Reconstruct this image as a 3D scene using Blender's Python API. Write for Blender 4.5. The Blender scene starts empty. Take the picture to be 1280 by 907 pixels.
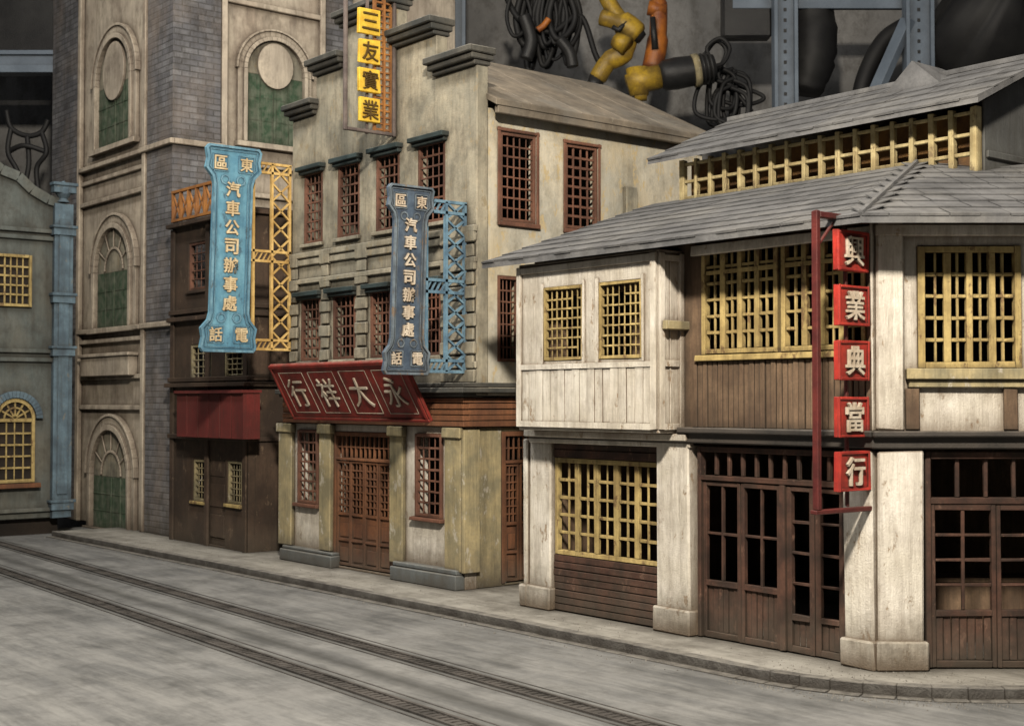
import bpy, math, random
from mathutils import Vector, Matrix
random.seed(7)
S=bpy.context.scene
COL=S.collection
# ---------------------------------------------------------------- camera match
FPX=1700.0; CAMZ=4.0; TH=math.radians(39.27); PITCH=math.radians(1.567)
CAM=Vector((0,0,CAMZ)); F=Vector((-math.cos(TH),math.sin(TH),0)); RT=Vector((math.sin(TH),math.cos(TH),0)); UP=Vector((0,0,1))
def ray(px,py):
    x=(px-640)/FPX; y=(453.5-py)/FPX
    return F*(math.cos(PITCH)-y*math.sin(PITCH))+RT*x+UP*(math.sin(PITCH)+y*math.cos(PITCH))
class Fr:
    def __init__(s,O,t,up=(0,0,1)):
        s.O=Vector(O); s.t=Vector(t).normalized(); s.up=Vector(up).normalized(); s.n=s.t.cross(s.up).normalized()
    def p(s,u,v,w): return s.O+s.t*u+s.n*v+s.up*w
def hit(f,px,py,v=0):
    r=ray(px,py); k=((f.O-CAM).dot(f.n)+v)/r.dot(f.n); P=CAM+r*k-f.O
    return P.dot(f.t),P.dot(f.up)
def R(f,x0,y0,x1,y1,v=0):
    ym=(y0+y1)/2; xm=(x0+x1)/2
    return (hit(f,x0,ym,v)[0],hit(f,x1,ym,v)[0],hit(f,xm,y1,v)[1],hit(f,xm,y0,v)[1])
def U(f,px,py=500,v=0): return hit(f,px,py,v)[0]
# ---------------------------------------------------------------- materials
def mat(name,c,c2=None,rough=.8,s1=.9,s2=14,streak=0,fine=.75,bump=.25,ao_dark=.65,dist=.35,metal=0,chip=None,chipamt=.0,brick=None,gcol=(.035,.028,.02),hs=None,dust=None,stain=None,tracks=None,low=0,soot=.6):
    m=bpy.data.materials.new(name); m.use_nodes=True; N=m.node_tree.nodes; L=m.node_tree.links
    b=N['Principled BSDF']; b.inputs['Roughness'].default_value=rough; b.inputs['Metallic'].default_value=metal
    b.inputs['Specular IOR Level'].default_value=.3
    tc=N.new('ShaderNodeTexCoord'); c2=c2 or tuple(x*.6 for x in c)
    def noise(sc,det=5,rgh=.6,vec=None):
        n=N.new('ShaderNodeTexNoise'); n.inputs['Scale'].default_value=sc; n.inputs['Detail'].default_value=det; n.inputs['Roughness'].default_value=rgh
        L.new(vec or tc.outputs['Object'],n.inputs['Vector']); return n.outputs['Fac']
    def mp(sc,rot=0,loc=(0,0,0)):
        v=N.new('ShaderNodeMapping'); v.inputs['Scale'].default_value=sc; v.inputs['Rotation'].default_value=(0,0,rot); v.inputs['Location'].default_value=loc; L.new(tc.outputs['Object'],v.inputs[0]); return v.outputs[0]
    def ramp(fac,a,bb):
        r=N.new('ShaderNodeMapRange'); r.inputs[1].default_value=a; r.inputs[2].default_value=bb; L.new(fac,r.inputs[0]); return r.outputs[0]
    def math_(op,a,bb=None,c_=None):
        q=N.new('ShaderNodeMath'); q.operation=op
        for i,v in enumerate((a,bb,c_)):
            if v is None: continue
            if isinstance(v,bpy.types.NodeSocket): L.new(v,q.inputs[i])
            else: q.inputs[i].default_value=v
        return q.outputs[0]
    def mix(fac,A,B,mode='MIX'):
        x=N.new('ShaderNodeMix'); x.data_type='RGBA'; x.blend_type=mode
        for i,v in ((0,fac),(6,A),(7,B)):
            if isinstance(v,bpy.types.NodeSocket): L.new(v,x.inputs[i])
            elif i==0: x.inputs[0].default_value=v
            else: x.inputs[i].default_value=(*v,1)
        return x.outputs[2]
    col=mix(ramp(noise(s1),.38,.62),c,c2)
    height=noise(s2*2.2,6,.7)
    if brick:
        sx=N.new('ShaderNodeSeparateXYZ'); L.new(tc.outputs['Object'],sx.inputs[0])
        ad=math_('ADD',sx.outputs[0],sx.outputs[1])
        cb=N.new('ShaderNodeCombineXYZ'); L.new(ad,cb.inputs[0]); L.new(sx.outputs[2],cb.inputs[1])
        br=N.new('ShaderNodeTexBrick'); br.inputs['Scale'].default_value=1; br.inputs['Brick Width'].default_value=brick[0]; br.inputs['Row Height'].default_value=brick[1]
        br.inputs['Mortar Size'].default_value=brick[2]; br.inputs['Mortar Smooth'].default_value=.3
        br.inputs['Color1'].default_value=(1.15,1.15,1.15,1); br.inputs['Color2'].default_value=(.6,.6,.63,1); br.inputs['Mortar'].default_value=(*brick[3],1)
        L.new(cb.outputs[0],br.inputs['Vector']); col=mix(1.0,col,br.outputs['Color'],'MULTIPLY')
        height=math_('MULTIPLY_ADD',br.outputs['Fac'],-1.6,height)
    col=mix(ramp(noise(s2,6,.7),.4,.75),col,mix(.6,col,c2))
    if stain:
        col=mix(math_('MULTIPLY',ramp(noise(.55,6,.65,mp((1,1,.6),0,(7,3,5))),.48,.68),.75),col,stain)
        col=mix(math_('MULTIPLY',ramp(noise(1.7,8,.74,mp((1,1,.7),0,(1,9,2))),.47,.70),soot),col,gcol)
    if chip:
        nz=noise(4,9,.78,mp((1,1,.5)))
        e=ramp(nz,.615-chipamt,.645-chipamt)
        col=mix(math_('MULTIPLY',e,.85),col,chip); height=math_('MULTIPLY_ADD',e,-.5,height)
    if streak:
        f=ramp(noise(1,5,.7,mp((5,5,.5))),.45,.75); f2=ramp(noise(1,6,.75,mp((22,22,1.6))),.42,.75)
        col=mix(math_('MULTIPLY',f,streak),col,gcol); col=mix(math_('MULTIPLY',f2,streak*fine),col,gcol)
        height=math_('MULTIPLY_ADD',f2,.8*fine,height)
    if hs:
        f=ramp(noise(1,8,.72,mp((.35,2.2,2),math.radians(2))),.42,.64); col=mix(math_('MULTIPLY',f,.6),col,hs)
        f=ramp(noise(1,7,.75,mp((.8,9,5),math.radians(-3))),.50,.75); col=mix(math_('MULTIPLY',f,.38),col,gcol)
        f=ramp(noise(1.1,8,.72),.50,.70); col=mix(math_('MULTIPLY',f,.55),col,gcol)
    if tracks:
        sx=N.new('ShaderNodeSeparateXYZ'); L.new(tc.outputs['Object'],sx.inputs[0]); y=math_('MULTIPLY_ADD',sx.outputs[0],.042,sx.outputs[1])
        nz=noise(2.2,7,.7)
        for c0,wd in tracks:
            d=math_('ABSOLUTE',math_('SUBTRACT',y,c0)); d=math_('MULTIPLY_ADD',nz,wd*1.6,d)
            col=mix(math_('MULTIPLY',ramp(d,wd*1.9,wd*.8),.8),col,gcol)
    if dust:
        ge=N.new('ShaderNodeNewGeometry'); s_=N.new('ShaderNodeSeparateXYZ'); L.new(ge.outputs['Normal'],s_.inputs[0])
        f=math_('MULTIPLY',ramp(s_.outputs[2],.3,.95),ramp(noise(5,6,.7),.35,.6)); col=mix(math_('MULTIPLY',f,.6),col,dust)
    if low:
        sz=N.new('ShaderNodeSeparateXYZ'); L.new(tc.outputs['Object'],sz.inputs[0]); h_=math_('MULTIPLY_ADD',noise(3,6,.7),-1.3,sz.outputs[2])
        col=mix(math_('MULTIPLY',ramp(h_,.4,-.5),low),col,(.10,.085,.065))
    if ao_dark:
        ao=N.new('ShaderNodeAmbientOcclusion'); ao.samples=2; ao.inputs['Distance'].default_value=dist  # ambient occlusion darkens the base colour in crevices and where parts meet
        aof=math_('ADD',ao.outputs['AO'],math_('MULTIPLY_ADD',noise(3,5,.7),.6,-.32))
        g=ramp(aof,.35,.95); g=math_('MULTIPLY_ADD',g,-ao_dark,ao_dark)
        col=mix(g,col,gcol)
    L.new(col,b.inputs['Base Color'])
    bp=N.new('ShaderNodeBump'); bp.inputs['Strength'].default_value=bump; bp.inputs['Distance'].default_value=.06; L.new(height,bp.inputs['Height']); L.new(bp.outputs[0],b.inputs['Normal'])
    return m
DU=(.36,.34,.30)
plaster=mat('grey_plaster',(.47,.42,.315),(.28,.265,.21),s1=1.1,streak=.5,fine=.25,chip=(.33,.27,.17),chipamt=.035,stain=(.22,.21,.17),dust=DU,bump=.35,ao_dark=.9)
plaster_side=mat('warm_plaster',(.66,.60,.47),(.47,.46,.40),s1=.7,streak=.3,fine=.2,chip=(.56,.44,.24),chipamt=.06,stain=(.52,.42,.25),bump=.3,ao_dark=.8,gcol=(.15,.135,.10))
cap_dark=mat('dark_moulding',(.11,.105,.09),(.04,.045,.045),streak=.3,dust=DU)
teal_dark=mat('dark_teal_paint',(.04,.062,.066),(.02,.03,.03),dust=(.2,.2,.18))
redbrown=mat('red_brown_wood',(.24,.11,.07),(.10,.047,.033),s2=20,streak=.4,ao_dark=.6,dist=.12)
doorbrown=mat('door_brown_wood',(.26,.11,.05),(.11,.048,.028),s2=20,streak=.4,ao_dark=.75,dist=.15,low=.6)
darkwood=mat('dark_brown_wood',(.11,.052,.035),(.032,.018,.014),s1=2,s2=22,streak=.5,ao_dark=.75,dist=.15,chip=(.18,.10,.07),chipamt=.03,low=.5)
boardwood=mat('board_wood',(.24,.16,.10),(.10,.064,.042),s2=22,streak=.65,ao_dark=.8,dist=.15)
white=mat('weathered_white_paint',(.86,.82,.74),(.70,.66,.57),s1=1.4,s2=16,streak=.46,fine=.7,chip=(.34,.24,.15),chipamt=.024,ao_dark=.98,dist=.35,gcol=(.15,.11,.075),stain=(.58,.52,.41),bump=.45,low=.9,soot=.42)
yellow=mat('yellow_window_paint',(.60,.46,.19),(.34,.25,.10),s1=3,s2=25,streak=.45,ao_dark=.8,dist=.12,chip=(.18,.11,.055),chipamt=.06)
paleyellow=mat('pale_yellow_paint',(.64,.54,.29),(.38,.30,.15),s1=3,s2=25,streak=.45,ao_dark=.75,dist=.15,chip=(.22,.16,.09),chipamt=.05)
ochre=mat('ochre_column_paint',(.46,.38,.21),(.27,.24,.15),s1=2,streak=.5,fine=.5,chip=(.55,.51,.42),chipamt=.04,ao_dark=.85,low=.8)
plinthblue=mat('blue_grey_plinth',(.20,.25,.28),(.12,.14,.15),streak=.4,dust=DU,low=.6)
black=mat('black_beam_paint',(.03,.028,.026),(.06,.052,.045),rough=.6,ao_dark=.3,dust=(.16,.14,.12))
interior=mat('dark_interior',(.03,.022,.016),(.015,.012,.01),ao_dark=0)
slate=mat('slate_shingle',(.165,.166,.17),(.095,.096,.10),s1=1.6,s2=18,ao_dark=.7,dist=.06,bump=.3,stain=(.22,.215,.205),gcol=(.04,.04,.04))
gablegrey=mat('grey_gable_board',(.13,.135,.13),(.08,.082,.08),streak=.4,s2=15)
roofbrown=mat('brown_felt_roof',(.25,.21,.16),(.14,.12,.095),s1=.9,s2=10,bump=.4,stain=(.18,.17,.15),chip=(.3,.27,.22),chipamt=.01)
cream=mat('cream_tower_plaster',(.66,.58,.46),(.46,.40,.325),s1=.8,streak=.5,fine=.2,ao_dark=.95,dist=.5,stain=(.42,.34,.265),gcol=(.075,.055,.04),low=.7)
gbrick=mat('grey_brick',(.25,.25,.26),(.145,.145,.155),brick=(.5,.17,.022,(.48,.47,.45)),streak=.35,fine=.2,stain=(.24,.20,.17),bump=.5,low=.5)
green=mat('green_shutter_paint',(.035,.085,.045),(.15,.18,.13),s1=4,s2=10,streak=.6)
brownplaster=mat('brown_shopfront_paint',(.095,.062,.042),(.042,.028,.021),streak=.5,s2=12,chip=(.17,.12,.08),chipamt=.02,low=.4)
redpaint=mat('red_sign_paint',(.33,.034,.025),(.15,.018,.014),s1=1.6,s2=12,rough=.55,ao_dark=.8,dist=.25,streak=.4,chip=(.14,.05,.035),chipamt=.035,dust=(.36,.22,.18))
awnred=mat('dull_red_canvas',(.17,.025,.022),(.10,.018,.016),s2=12,rough=.75,ao_dark=.6,streak=.4)
redtile=mat('bright_red_paint',(.52,.045,.03),(.30,.025,.02),rough=.5,ao_dark=.85,dist=.14,streak=.3,s1=4)
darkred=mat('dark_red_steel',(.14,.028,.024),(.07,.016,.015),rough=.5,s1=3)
letter=mat('cream_lettering',(.76,.68,.56),(.54,.44,.33),s1=4,ao_dark=.5,dist=.08,streak=.25)
lettery=mat('yellow_lettering',(.82,.69,.45),(.60,.45,.26),s1=4,ao_dark=.5,dist=.08,streak=.25)
letterd=mat('dark_lettering',(.10,.06,.015),(.07,.04,.01),ao_dark=0)
skyblue=mat('sky_blue_enamel',(.22,.47,.60),(.12,.30,.43),s1=2,s2=10,rough=.45,ao_dark=.95,dist=.3,gcol=(.02,.05,.09),streak=.35,fine=.3,chip=(.08,.15,.2),chipamt=.02)
slateblue=mat('slate_blue_enamel',(.12,.17,.235),(.055,.08,.12),s1=2,s2=10,rough=.45,ao_dark=.85,dist=.2,streak=.35,fine=.3,chip=(.18,.16,.14),chipamt=.03)
rimblue=mat('pale_blue_rim',(.24,.45,.57),(.11,.25,.36),s1=3,s2=20,rough=.5,ao_dark=.6,dist=.1,streak=.35,chip=(.1,.14,.17),chipamt=.04)
rimslate=mat('worn_grey_rim',(.24,.30,.35),(.11,.14,.17),s1=3,s2=20,rough=.5,ao_dark=.5,dist=.1,streak=.4,chip=(.25,.18,.12),chipamt=.05)
trussblue=mat('blue_truss_paint',(.20,.35,.46),(.09,.17,.25),s1=3,s2=20,ao_dark=.5,dist=.1,streak=.35)
amberlit=mat('lit_amber_truss',(.88,.62,.24),(.50,.31,.10),s1=3,s2=20,ao_dark=.4,dist=.1,streak=.25)  # dark truss: the yellow light falling on it is put into the colour
signyellow=mat('sign_yellow_paint',(.88,.64,.08),(.66,.40,.04),s1=3,rough=.5,ao_dark=.5,dist=.08)
orangewood=mat('orange_backing',(.46,.20,.05),(.26,.11,.04),ao_dark=.6,dist=.2,s1=2)
clerwood=mat('amber_shadowed_wood',(.30,.15,.04),(.12,.06,.025),ao_dark=.8,dist=.4,s1=2)
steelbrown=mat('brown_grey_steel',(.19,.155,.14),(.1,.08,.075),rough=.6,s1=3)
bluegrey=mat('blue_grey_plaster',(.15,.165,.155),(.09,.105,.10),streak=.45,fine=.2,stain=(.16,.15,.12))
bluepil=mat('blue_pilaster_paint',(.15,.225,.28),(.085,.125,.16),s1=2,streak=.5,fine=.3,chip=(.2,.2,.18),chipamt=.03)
roadm=mat('painted_roadway',(.175,.178,.178),(.105,.107,.107),s1=.4,s2=6,ao_dark=.9,dist=.4,bump=.35,stain=(.235,.235,.23),hs=(.285,.285,.275),gcol=(.05,.05,.048),tracks=((11.42,.34),(9.64,.38),(10.45,.25)),soot=.35)
pavem=mat('pavement_concrete',(.33,.32,.29),(.19,.18,.16),s1=1.2,s2=9,ao_dark=.98,dist=.55,hs=(.38,.365,.33),gcol=(.06,.054,.045),stain=(.26,.25,.22),soot=.4)
kerbm=mat('kerb_stone',(.17,.165,.155),(.075,.07,.066),s1=2,s2=10,ao_dark=.85,dist=.2,bump=.8,dust=DU)
railm=mat('rail_steel',(.03,.029,.028),(.09,.083,.078),s1=1.5,rough=.55,ao_dark=.2)
grit=mat('grit',(.14,.13,.115),(.25,.235,.21),s1=9,ao_dark=0)
floorm=mat('warehouse_floor',(.03,.03,.03),(.02,.02,.02),ao_dark=0)
wallw=mat('warehouse_wall_paint',(.27,.265,.255),(.15,.15,.15),s1=.12,ao_dark=0,bump=.1,stain=(.12,.12,.12))
rackm=mat('rack_steel_paint',(.17,.21,.26),(.12,.15,.19),rough=.45,ao_dark=.5)
cablem=mat('black_rubber',(.009,.009,.01),(.016,.016,.016),rough=.6,ao_dark=0,bump=.05)
tooly=mat('yellow_tool_plastic',(.50,.32,.03),(.2,.13,.03),s1=2,rough=.35,ao_dark=.7)
toolo=mat('orange_tool_plastic',(.42,.14,.02),(.2,.06,.02),s1=2,rough=.35,ao_dark=.7)
toolk=mat('black_tool_plastic',(.012,.012,.013),(.025,.025,.025),rough=.4,ao_dark=0)
# ---------------------------------------------------------------- mesh builder
class MB:
    def __init__(s): s.v=[]; s.f=[]; s.m=[]
    def add(s,pts,faces,m=0):
        o=len(s.v); s.v+= [Vector(p) for p in pts]; s.f+=[tuple(o+i for i in q) for q in faces]; s.m+=[m]*len(faces)
    def box(s,f,u0,u1,v0,v1,w0,w1,m=0,j=.008):
        if u0>u1:u0,u1=u1,u0
        if v0>v1:v0,v1=v1,v0
        if w0>w1:w0,w1=w1,w0
        r=lambda:random.uniform(-j,j)
        P=[f.p(u+r(),v+r(),w+r()) for w in (w0,w1) for u,v in ((u0,v1),(u1,v1),(u1,v0),(u0,v0))]
        s.add(P,[(3,2,1,0),(4,5,6,7),(0,1,5,4),(1,2,6,5),(2,3,7,6),(3,0,4,7)],m)
    def beam(s,a,b,th,wd=None,m=0,side=None):
        a=Vector(a);b=Vector(b);d=(b-a).normalized(); side=Vector(side) if side else (UP if abs(d.z)<.9 else Vector((1,0,0)))
        x=d.cross(side).normalized(); y=x.cross(d).normalized(); wd=wd or th
        P=[q+x*sx*th/2+y*sy*wd/2 for q in (a,b) for sx,sy in ((-1,-1),(1,-1),(1,1),(-1,1))]
        s.add(P,[(3,2,1,0),(4,5,6,7),(0,1,5,4),(1,2,6,5),(2,3,7,6),(3,0,4,7)],m)
    def prism(s,f,poly,v0,v1,m=0):
        n=len(poly); A=sum(poly[i][0]*poly[(i+1)%n][1]-poly[(i+1)%n][0]*poly[i][1] for i in range(n))
        if A<0: poly=poly[::-1]
        if v0>v1:v0,v1=v1,v0
        P=[f.p(u,v1,w) for u,w in poly]+[f.p(u,v0,w) for u,w in poly]
        s.add(P,[tuple(range(n)),tuple(range(2*n-1,n-1,-1))]+[(i,n+i,n+(i+1)%n,(i+1)%n) for i in range(n)],m)
    def arch(s,f,uc,wc,r0,r1,v0,v1,m=0,seg=20,a0=0,a1=math.pi):
        for i in range(seg):
            a=a0+(a1-a0)*i/seg; b=a0+(a1-a0)*(i+1)/seg
            q=[(uc+r*math.cos(x),wc+r*math.sin(x)) for r,x in ((r0,a),(r1,a),(r1,b),(r0,b))]
            s.prism(f,q,v0,v1,m)
    def tube(s,pts,r,m=0,seg=8,cap=True):
        pts=[Vector(p) for p in pts]; n=len(pts); rs=r if isinstance(r,(list,tuple)) else [r]*n
        base=len(s.v); prev=None
        for i,p in enumerate(pts):
            d=(pts[min(i+1,n-1)]-pts[max(i-1,0)]).normalized()
            if prev is None: x=d.orthogonal().normalized()
            else:
                x=(prev-d*prev.dot(d)); x=x.normalized() if x.length>1e-5 else d.orthogonal().normalized()
            prev=x; y=d.cross(x)
            for k in range(seg):
                a=2*math.pi*k/seg; s.v.append(p+(x*math.cos(a)+y*math.sin(a))*rs[i])
        for i in range(n-1):
            for k in range(seg):
                s.f.append((base+i*seg+k,base+i*seg+(k+1)%seg,base+(i+1)*seg+(k+1)%seg,base+(i+1)*seg+k)); s.m.append(m)
        if cap:
            s.f.append(tuple(base+k for k in range(seg))[::-1]); s.m.append(m)
            s.f.append(tuple(base+(n-1)*seg+k for k in range(seg))); s.m.append(m)
    def wall(s,f,u0,u1,w0,w1,v0,v1,holes=(),mask=None,extra_u=(),extra_w=(),m=0):
        us=sorted({round(x,4) for x in [u0,u1,*extra_u]+[h[i] for h in holes for i in (0,1)] if u0-1e-6<=x<=u1+1e-6})
        ws=sorted({round(x,4) for x in [w0,w1,*extra_w]+[h[i] for h in holes for i in (2,3)] if w0-1e-6<=x<=w1+1e-6})
        def solid(i,j):
            if not(0<=i<len(us)-1 and 0<=j<len(ws)-1): return False
            u=(us[i]+us[i+1])/2; w=(ws[j]+ws[j+1])/2
            if any(h[0]<u<h[1] and h[2]<w<h[3] for h in holes): return False
            return mask(u,w) if mask else True
        D={}
        def V(i,j,k):
            if (i,j,k) not in D: D[i,j,k]=len(s.v); s.v.append(f.p(us[i],(v0,v1)[k],ws[j]))
            return D[i,j,k]
        def q(*a): s.f.append(a); s.m.append(m)
        for i in range(len(us)-1):
            for j in range(len(ws)-1):
                if not solid(i,j): continue
                q(V(i,j,1),V(i+1,j,1),V(i+1,j+1,1),V(i,j+1,1)); q(V(i,j,0),V(i,j+1,0),V(i+1,j+1,0),V(i+1,j,0))
                if not solid(i-1,j): q(V(i,j,0),V(i,j,1),V(i,j+1,1),V(i,j+1,0))
                if not solid(i+1,j): q(V(i+1,j,1),V(i+1,j,0),V(i+1,j+1,0),V(i+1,j+1,1))
                if not solid(i,j-1): q(V(i,j,0),V(i+1,j,0),V(i+1,j,1),V(i,j,1))
                if not solid(i,j+1): q(V(i,j+1,1),V(i+1,j+1,1),V(i+1,j+1,0),V(i,j+1,0))
    def obj(s,name,mats,parent=None,bevel=.012,label=None,smooth=False):
        me=bpy.data.meshes.new(name); me.from_pydata(s.v,[],s.f)
        mats=mats if isinstance(mats,(list,tuple)) else [mats]
        for x in mats: me.materials.append(x)
        me.polygons.foreach_set('material_index',s.m)
        if smooth: me.polygons.foreach_set('use_smooth',[True]*len(s.f))
        me.update(); o=bpy.data.objects.new(name,me); COL.objects.link(o)
        if parent: o.parent=parent; o.matrix_parent_inverse=Matrix.Translation(-parent_loc(parent))
        if bevel:
            b=o.modifiers.new('b','BEVEL'); b.width=bevel; b.segments=1; b.limit_method='ANGLE'; b.angle_limit=math.radians(50)
        if label: o['label']=label
        return o
WL={}
def parent_loc(p): return WL.get(p.name,Vector((0,0,0)))
def thing(name,loc,label,cat,group=None):
    e=bpy.data.objects.new(name,None); e.location=loc; e.empty_display_size=.3; COL.objects.link(e)
    e['label']=label; e['category']=cat
    if group: e['group']=group
    WL[e.name]=Vector(loc); return e
def window(parent,f,r,cols,rows,m,v=0,fw=.07,bw=.03,th=.07,leaves=1,broken=0,name='window',sill=None,hood=None,toprail=None):
    u0,u1,w0,w1=r; b=MB()
    b.box(f,u0,u0+fw,v-th,v+.03,w0,w1); b.box(f,u1-fw,u1,v-th,v+.03,w0,w1)
    b.box(f,u0+fw,u1-fw,v-th,v+.03,w0,w0+fw); b.box(f,u0+fw,u1-fw,v-th,v+.03,w1-fw,w1)
    iu0,iu1,iw0,iw1=u0+fw,u1-fw,w0+fw,w1-fw
    if toprail:
        y=iw0+(iw1-iw0)*toprail; b.box(f,iu0,iu1,v-th*.9,v+.02,y-fw*.4,y+fw*.4)
    for k in range(1,cols):
        x=iu0+(iu1-iu0)*k/cols+random.uniform(-.008,.008); main=leaves>1 and k%(cols//leaves)==0; h=bw*(1.1 if main else .42)
        b.box(f,x-h,x+h,v-(th*.8 if main else th*.5),v+(.015 if main else -.012),iw0,iw1,j=.008)
    for k in range(1,rows):
        y=iw0+(iw1-iw0)*k/rows
        for c in range(cols):
            if random.random()<broken: continue
            a=iu0+(iu1-iu0)*c/cols; d=iu0+(iu1-iu0)*(c+1)/cols
            b.box(f,a,d,v-th*.6,v-.006,y-bw*.55,y+bw*.55,j=.007)
    o=b.obj(name,m,parent,bevel=.006)
    if sill:
        c=MB(); c.box(f,u0-.08,u1+.08,v-.02,v+.12,w0-.09,w0-.005); so=c.obj('sill',sill); so.parent=o
    if hood:
        c=MB(); c.box(f,u0-.14,u1+.14,v-.02,v+.22,w1+.02,w1+.13); c.box(f,u0-.09,u1+.09,v-.02,v+.14,w1-.06,w1+.02); so=c.obj('hood',hood); so.parent=o
    return o
def boards(b,f,u0,u1,w0,w1,v0,v1,wd,m=0,vert=True):
    n=max(1,round((u1-u0 if vert else w1-w0)/wd)); 
    for k in range(n):
        dv=random.uniform(-.012,.012)
        if vert: a=u0+(u1-u0)*k/n; c=u0+(u1-u0)*(k+1)/n; b.box(f,a+.006,c-.006,v0,v1+dv,w0,w1,m,.004)
        else: a=w0+(w1-w0)*k/n; c=w0+(w1-w0)*(k+1)/n; b.box(f,u0,u1,v0,v1+dv,a+.005,c-.005,m,.004)
def glyph(b,ch,f,u,w,v,size,depth=.03,bold=.012,m=0,squash=1.0):
    cu=bpy.data.curves.new('t','FONT'); cu.body=ch; cu.size=1; cu.offset=bold; cu.extrude=.5; cu.resolution_u=3
    o=bpy.data.objects.new('t',cu); COL.objects.link(o)
    dg=bpy.context.evaluated_depsgraph_get(); dg.update(); me=bpy.data.meshes.new_from_object(o.evaluated_get(dg))
    if len(me.vertices):
        xs=[q.co.x for q in me.vertices]; ys=[q.co.y for q in me.vertices]
        cx=(min(xs)+max(xs))/2; cy=(min(ys)+max(ys))/2; k=size/max(max(ys)-min(ys),max(xs)-min(xs),.6)
        P=[f.p(u+(q.co.x-cx)*k*squash,v+(q.co.z+.5)*depth,w+(q.co.y-cy)*k) for q in me.vertices]
        b.add(P,[tuple(p.vertices) for p in me.polygons],m)
    bpy.data.objects.remove(o); bpy.data.meshes.remove(me)
def charobj(ch,f,u,w,v,size,depth,bold,m,parent,sub=False,squash=1.0):
    k=MB(); glyph(k,ch,f,u,w,v,size,depth,bold,squash=squash)
    if sub: o=k.obj('character',m,bevel=0); o.parent=parent
    else: o=k.obj('character',m,parent,bevel=0)
    return o
# ---------------------------------------------------------------- setting
fX=Fr((0,0,0),(1,0,0))
def struct(o): o['kind']='structure'; return o
b=MB(); b.add([(-120,-60,-1.5),(60,-60,-1.5),(60,90,-1.5),(-120,90,-1.5)],[(0,1,2,3)]); struct(b.obj('ground',floorm,bevel=0))
b=MB(); b.box(fX,-42,6,-30,30,-.3,0,j=0); struct(b.obj('road',roadm,bevel=0))
tD=RT.copy(); P0=Vector((-11.85,16.44,0))
I=Vector((-11.24,15.15,0)); A=Vector((-13.2,15.15,0)); Bk=I+tD*1.96
kl=[Vector((-39.6,14.95,0)),Vector((-30,15.1,0)),Vector((-20,15.15,0)),A]+[A*(1-t)**2+I*2*t*(1-t)+Bk*t*t for t in [i/8 for i in range(1,8)]]+[Bk,I+tD*10]
b=MB(); poly=[(p.x,p.y) for p in kl]+[(3,29),(-39.6,29)]
n=len(poly); b.add([(x,y,.15) for x,y in poly]+[(x,y,-.02) for x,y in poly],[tuple(range(n))]+[(i,n+i,n+(i+1)%n,(i+1)%n) for i in range(n)])
struct(b.obj('pavement',pavem,bevel=0))
b=MB()
pts=[]
for i in range(len(kl)-1):
    a,c=kl[i],kl[i+1]; L=(c-a).length; k=max(1,round(L/2.2))
    for q in range(k): pts.append((a.lerp(c,q/k),a.lerp(c,(q+1)/k)))
for a,c in pts:
    d=(c-a).normalized(); fr=Fr(a+Vector((0,0,0)),d); L=(c-a).length
    b.box(fr,.0,L,-.14,.05,-.01,.162,j=.006)
    b.box(fr,0,L,.05,.22,-.01,.02,j=.006)
struct(b.obj('kerb',kerbm,bevel=.03))
b=MB()
for i in range(2200):
    a,c=random.choice(pts); p=a.lerp(c,random.random()); d=(c-a).normalized(); nn=Vector((d.y,-d.x,0)); s_=random.uniform(.006,.022)
    if random.random()<.6: q=p+nn*(.24+abs(random.gauss(0,.2))); z=0
    else: q=p-nn*(.2+random.random()*.9); z=.15
    P=[q+Vector((random.uniform(-s_,s_),random.uniform(-s_,s_),z-.003)) for _ in range(3)]+[q+Vector((0,0,z+s_))]
    b.add(P,[(0,1,2),(0,1,3),(1,2,3),(2,0,3)])
o=b.obj('gravel',grit,bevel=0); o['kind']='stuff'; o['label']='loose grit scattered along the kerb and pavement'
tr=thing('tram_track',(-18,11.4,0),'dark steel tram rails set in the grey roadway','tram track')
for x0,yc in ((-34,12.85),(-32.4,11.0)):
    b=MB(); f=Fr((x0,yc,0),(1,-.042,0)); a,c=-8,34
    for dv in (-.13,.13): b.box(f,a,c,dv-.024,dv+.024,-.01,.03,j=0)
    b.box(f,a,c,-.1,.1,-.01,.004,j=0)
    for k in range(300): b.box(f,a+k*.14,a+.06+k*.14,-.1,.1,-.005,.016,j=.003)
    b.box(f,a,c,.24,.27,-.01,.008,j=0); b.box(f,a,c,-.36,-.335,-.01,.006,j=0)
    b.obj('rail',railm,tr,bevel=0)
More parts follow.
